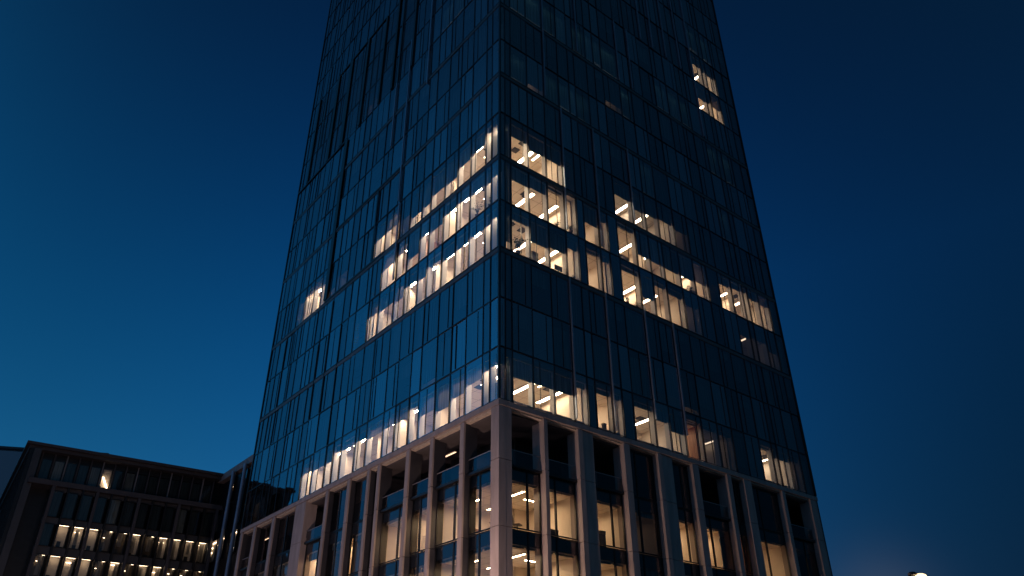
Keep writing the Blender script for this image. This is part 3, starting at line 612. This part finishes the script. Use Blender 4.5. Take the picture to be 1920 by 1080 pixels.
# end wall with thin vertical ribs catching the sky
mb = MB(); mb.box(FE, -1.0, 33, .2, 1.0, -CAMH, 32.7); lpart(mb, 'end_wall', SPAN)
for i in range(13):
    u = -.6 + i * 2.6; mb = MB(); mb.box(FE, u, u + .06, -.22, .199, 0, 32.7); lpart(mb, 'rib', DARK)
# link: stone top beam, dark glazing, two round columns
U0, U1 = WL + .5, 72.6
mb = MB(); mb.box(FK, U0, U1, .4, 9, -CAMH, 32.2); lpart(mb, 'link_wall', DARK)
mb = MB(); mb.box(FK, U0, U1 + .2, -.1, 9, 32.45, 33.42); lpart(mb, 'link_beam', STONE)
for u0, u1, z0, z1, mt, kd in ((66.9, 68.4, 28.9, 31.0, None, 'o'), (66.9, 68.4, 31.1, 32.1, None, 'd'), (62.6, 64.7, 21.4, 24.2, None, 'l'), (62.6, 64.7, 25.0, 32.0, None, 'd'), (66.9, 69.3, 21.4, 24.2, None, 'l'), (66.9, 69.3, 25, 28.4, None, 'd'), (56, 61.2, 25, 32, None, 'd'), (69.6, 71.9, 21.4, 24.2, None, 'l'), (56, 61.2, 17, 24, None, 'd')):
    mb = MB(); mb.box(FK, u0 - .08, u0, .1, .39, z0, z1); mb.box(FK, u1, u1 + .08, .1, .39, z0, z1); mb.box(FK, u0, u1, .1, .39, z1 - .05, z1); mb.box(FK, u0, u1, .1, .39, z0, z0 + .05); wo = lpart(mb, 'window', DARK)
    mb = MB(); mb.quad(FK.face([FK(u0, .15, z0), FK(u1, .15, z0), FK(u1, .15, z1), FK(u0, .15, z1)])); lpart(mb, 'pane', PODG, wo)
    mb = MB(); mb.box(FK, u0 + .02, u1 - .02, .34, .38, z0 + .06, z1 - .06); lpart(mb, 'room_back', {'o': WOOD, 'd': BLIND, 'l': WALLM}[kd], wo)
    if kd != 'd': mb = MB(); mb.box(FK, u0 + .3, u1 - .3, .24, .3, z1 - .3, z1 - .2); lpart(mb, 'strip_light', LAMPL if kd == 'l' else LAMPD, wo)
# pale blind panel and the lit room below it at the inner corner
for z0, z1, bk, lit in ((25.5, 27.8, BLINDP, 0), (21.4, 24.2, WALLM, 1)):
    mb = MB(); mb.box(FM, -1.25, -1.19, -1.2, -.9, z0, z1); mb.box(FM, .40, .44, -1.2, -.9, z0, z1); mb.box(FM, -1.19, .4, -1.2, -.9, z0 - .06, z0); mb.box(FM, -1.19, .4, -1.2, -.9, z1, z1 + .06); wo = lpart(mb, 'window', DARK)
    mb = MB(); mb.quad(FM.face([FM(-1.19, -1.12, z0), FM(.4, -1.12, z0), FM(.4, -1.12, z1), FM(-1.19, -1.12, z1)])); lpart(mb, 'pane', PODG, wo)
    mb = MB(); mb.box(FM, -1.18, .39, -.96, -.92, z0, z1); lpart(mb, 'room_back', bk, wo)
    if lit: mb = MB(); mb.box(FM, -.9, .2, -1.08, -1.0, z1 - .9, z1 - .75); mb.box(FM, -.9, -.2, -1.08, -1.0, z1 - 1.5, z1 - 1.4); lpart(mb, 'strip_light', LAMPL, wo)
for u in (61.9, 66.0):
    p = FK(u, -.5, 0); mb = MB(); mb.lathe([(.24, 0), (.24, 32.3 + CAMH)], Vector((p.x, p.y, 0)), 20); lpart(mb, 'round_column', FIN)

# ------------------------------------------------------------------ far block at the edge
FB = Fr(Vector((-103.0, 190.0, 0)), Vector((-0.97, -0.24, 0)), Vector((-0.24, 0.97, 0)))
blk = tag(empty('glass_block', FB(0, 0, -CAMH)), 'plain blue glass block rising behind the ribbed end wall', 'building')
off3 = FB(0, 0, -CAMH)
HB = 65.0
mb = MB(); mb.box(FB, 0, 60, .1, 30, -CAMH, HB); mb.build('wall', SPAN, blk, off3)
mb = MB(); mb.box(FB, 0, 60, -.1, .05, -CAMH + .1, HB - .5); mb.build('glazing', BLUEG, blk, off3)
mb = MB(); mb.box(FB, -.2, 60.2, -.25, 30.2, HB + .01, HB + .6); mb.build('roof', STONE_DK, blk, off3)

# ------------------------------------------------------------------ street level
def sheet(name, pts, z, m):
    mb = MB(); mb.quad([Vector((x, y, z)) for x, y in pts]); o = mb.build(name, m); o['kind'] = 'structure'; return o
sheet('ground', [(-1500, -1500), (1500, -1500), (1500, 1500), (-1500, 1500)], 0, princ('paving', (0.16, 0.15, 0.14), 0.8, var=0.2, scale=.4))
rp = [C0 - NR * 30 - TR * 300, C0 - NR * 30 + TR * 300, C0 - NR * 22 + TR * 300, C0 - NR * 22 - TR * 300]
sheet('road', [(p.x, p.y) for p in rp], .004, princ('asphalt', (0.05, 0.05, 0.052), 0.8, var=0.25, scale=1.5))
mb = MB(); KF = Fr(C0 - NR * 21.9, TR, NR); mb.box(KF, -300, 300, 0, .25, -CAMH + .002, -CAMH + .13); o = mb.build('kerb', STONE_DK); o['kind'] = 'structure'
LMETAL = princ('lamp_post_steel', (0.03, 0.03, 0.033), 0.45, 0.5, var=.2, scale=4)
LGLOW = emit('street_lamp_glow', (1.0, .70, .38), 2.6)
def street_lamp(x, y, h, rz, label, power, colr):
    root = tag(empty('street_lamp', (x, y, 0), rz), label, 'street lamp', 'street lamps round the tower')
    mb = MB(); mb.lathe([(.16, 0), (.16, .5), (.09, .55), (.06, h - .35)]); mb.build('pole', LMETAL, root, smooth=False)
    mb = MB(); mb.tube([Vector((0, 0, h - .4)), Vector((.05, 0, h - .1)), Vector((.25, 0, h + .02)), Vector((.6, 0, h + .05))], .05, .04); mb.build('arm', LMETAL, root)
    mb = MB(); mb.lathe([(.03, h + .04), (.16, h + .05), (.17, h + .12), (.10, h + .17), (.02, h + .18)], Vector((.36, 0, 0)), 18); mb.build('head', LMETAL, root, smooth=True)
    mb = MB(); mb.lathe([(.02, h - .12), (.12, h - .10), (.20, h - .05), (.225, h + .0), (.20, h + .06), (.12, h + .10), (.02, h + .12)], Vector((.64, 0, 0)), 22); mb.build('lamp_globe', LGLOW, root, smooth=True)
    if power:
        l = bpy.data.lights.new('bulb', 'POINT'); l.energy = power; l.color = colr; l.shadow_soft_size = .2
        lo = bpy.data.objects.new('bulb', l); col.objects.link(lo); lo.parent = root; lo.location = (.62, 0, h - .45)
street_lamp(14.78, 30.9, 7.17, 0, 'lit street lamp glowing against the dark sky beside the tower', 50, (1, .7, .4))
for u, d, pw in ((-1.7, 9.2, 6000), (18, 24, 2600), (36, 22, 2200)):
    p = C0 + TL * u - NL * d; street_lamp(p.x, p.y, 5.2, .6, 'street lamp on the pavement lighting the podium piers', pw, (1.0, .64, .50) if d < 10 else (1.0, .68, .66))

# ------------------------------------------------------------------ sky and afterglow
world = bpy.data.worlds.new('World'); sc.world = world; world.use_nodes = True
nt = world.node_tree; nt.nodes.clear(); N = nt.nodes.new; Lk = nt.links.new
out = N('ShaderNodeOutputWorld'); bg = N('ShaderNodeBackground'); bg.inputs[1].default_value = 1.0
tc = N('ShaderNodeTexCoord'); nrm = N('ShaderNodeVectorMath'); nrm.operation = 'NORMALIZE'; Lk(tc.outputs['Generated'], nrm.inputs[0])
sep = N('ShaderNodeSeparateXYZ'); Lk(nrm.outputs[0], sep.inputs[0])
def val(x):
    n = N('ShaderNodeValue'); n.outputs[0].default_value = x; return n.outputs[0]
def mth(op, a, b=None):
    n = N('ShaderNodeMath'); n.operation = op
    for i, q in enumerate((a, b)):
        if q is None: continue
        if isinstance(q, (int, float)): n.inputs[i].default_value = q
        else: Lk(q, n.inputs[i])
    return n.outputs[0]
def dot(v):
    n = N('ShaderNodeVectorMath'); n.operation = 'DOT_PRODUCT'; n.inputs[1].default_value = v; Lk(nrm.outputs[0], n.inputs[0]); return n.outputs['Value']
az = R_(-75); s_ = dot((math.sin(az), math.cos(az), 0)); z_ = mth('MAXIMUM', sep.outputs['Z'], 0.0)
def lobe(d, k):
    d = Vector(d).normalized(); return mth('EXPONENT', mth('MULTIPLY', mth('SUBTRACT', dot(d), 1.0), k))
mid = lobe((.02, .85, .5), 9.0); boost = mth('ADD', mth('MULTIPLY', mid, 1.25), .50)
west = lobe((-.93, .2, .4), 14.0); behind = lobe((.35, -.85, .35), 2.2)
east = mth('MULTIPLY', mth('MULTIPLY', mth('SUBTRACT', mth('MINIMUM', z_, .5), .4), 7.0), mth('MAXIMUM', mth('SUBTRACT', .1, s_), 0.0))
def chan(k):
    t = mth('ADD', mth('MULTIPLY', z_, k[1]), k[0]); t = mth('ADD', t, mth('MULTIPLY', mth('MULTIPLY', z_, z_), k[2]))
    t = mth('ADD', t, mth('MULTIPLY', s_, k[3])); t = mth('ADD', t, mth('MULTIPLY', mth('MULTIPLY', s_, s_), k[4]))
    return mth('MULTIPLY', mth('EXPONENT', mth('ADD', t, east)), boost)
G = chan([-2.05, -3.95, 0.019, 1.25, 0.2]); B = chan([-1.25, -2.8, -0.208, 1.05, 0.08])
haze = mth('EXPONENT', mth('MULTIPLY', z_, -7.0))
Rr = mth('MULTIPLY', G, mth('ADD', mth('MULTIPLY', haze, .4), .02))
glow = lobe((.405, .905, .13), 800.0)            # street glow low over the roofs
back = lobe((-.72, -.66, .22), 5.0)            # last pink light behind the viewer
Rr = mth('ADD', mth('ADD', Rr, mth('MULTIPLY', glow, .03)), mth('MULTIPLY', back, .05))
G = mth('ADD', mth('ADD', G, mth('MULTIPLY', glow, .025)), mth('MULTIPLY', back, .05))
B = mth('ADD', mth('ADD', B, mth('MULTIPLY', glow, .02)), mth('MULTIPLY', back, .08))
Rr = mth('ADD', Rr, mth('ADD', mth('MULTIPLY', west, .004), mth('MULTIPLY', behind, .012)))
G = mth('ADD', G, mth('ADD', mth('MULTIPLY', west, .15), mth('MULTIPLY', behind, .065)))
B = mth('ADD', B, mth('ADD', mth('MULTIPLY', west, .36), mth('MULTIPLY', behind, .115)))
cmb = N('ShaderNodeCombineXYZ'); Lk(Rr, cmb.inputs[0]); Lk(G, cmb.inputs[1]); Lk(B, cmb.inputs[2])
sky = N('ShaderNodeTexSky'); sky.sky_type = 'NISHITA'; sky.sun_disc = False; sky.sun_elevation = R_(-6); sky.sun_rotation = R_(-120)
mul = N('ShaderNodeVectorMath'); mul.operation = 'SCALE'; mul.inputs['Scale'].default_value = 0.05; Lk(sky.outputs[0], mul.inputs[0])
add = N('ShaderNodeVectorMath'); add.operation = 'ADD'; Lk(cmb.outputs[0], add.inputs[0]); Lk(mul.outputs[0], add.inputs[1])
Lk(add.outputs[0], bg.inputs[0]); Lk(bg.outputs[0], out.inputs[0])
# the sun has set: what is left of it is the afterglow in the sky above

# ------------------------------------------------------------------ render settings
sc.view_settings.view_transform = 'Standard'; sc.view_settings.look = 'None'; sc.view_settings.exposure = 0; sc.view_settings.gamma = 1
sc.render.engine = 'CYCLES'; cy = sc.cycles
cy.max_bounces = 14; cy.diffuse_bounces = 4; cy.glossy_bounces = 4; cy.transparent_max_bounces = 20; cy.transmission_bounces = 4
cy.use_adaptive_sampling = False; cy.sample_clamp_indirect = 4; cy.caustics_reflective = False; cy.caustics_refractive = False
try:
    cy.use_denoising = True; cy.denoiser = 'OPENIMAGEDENOISE'
except Exception: pass
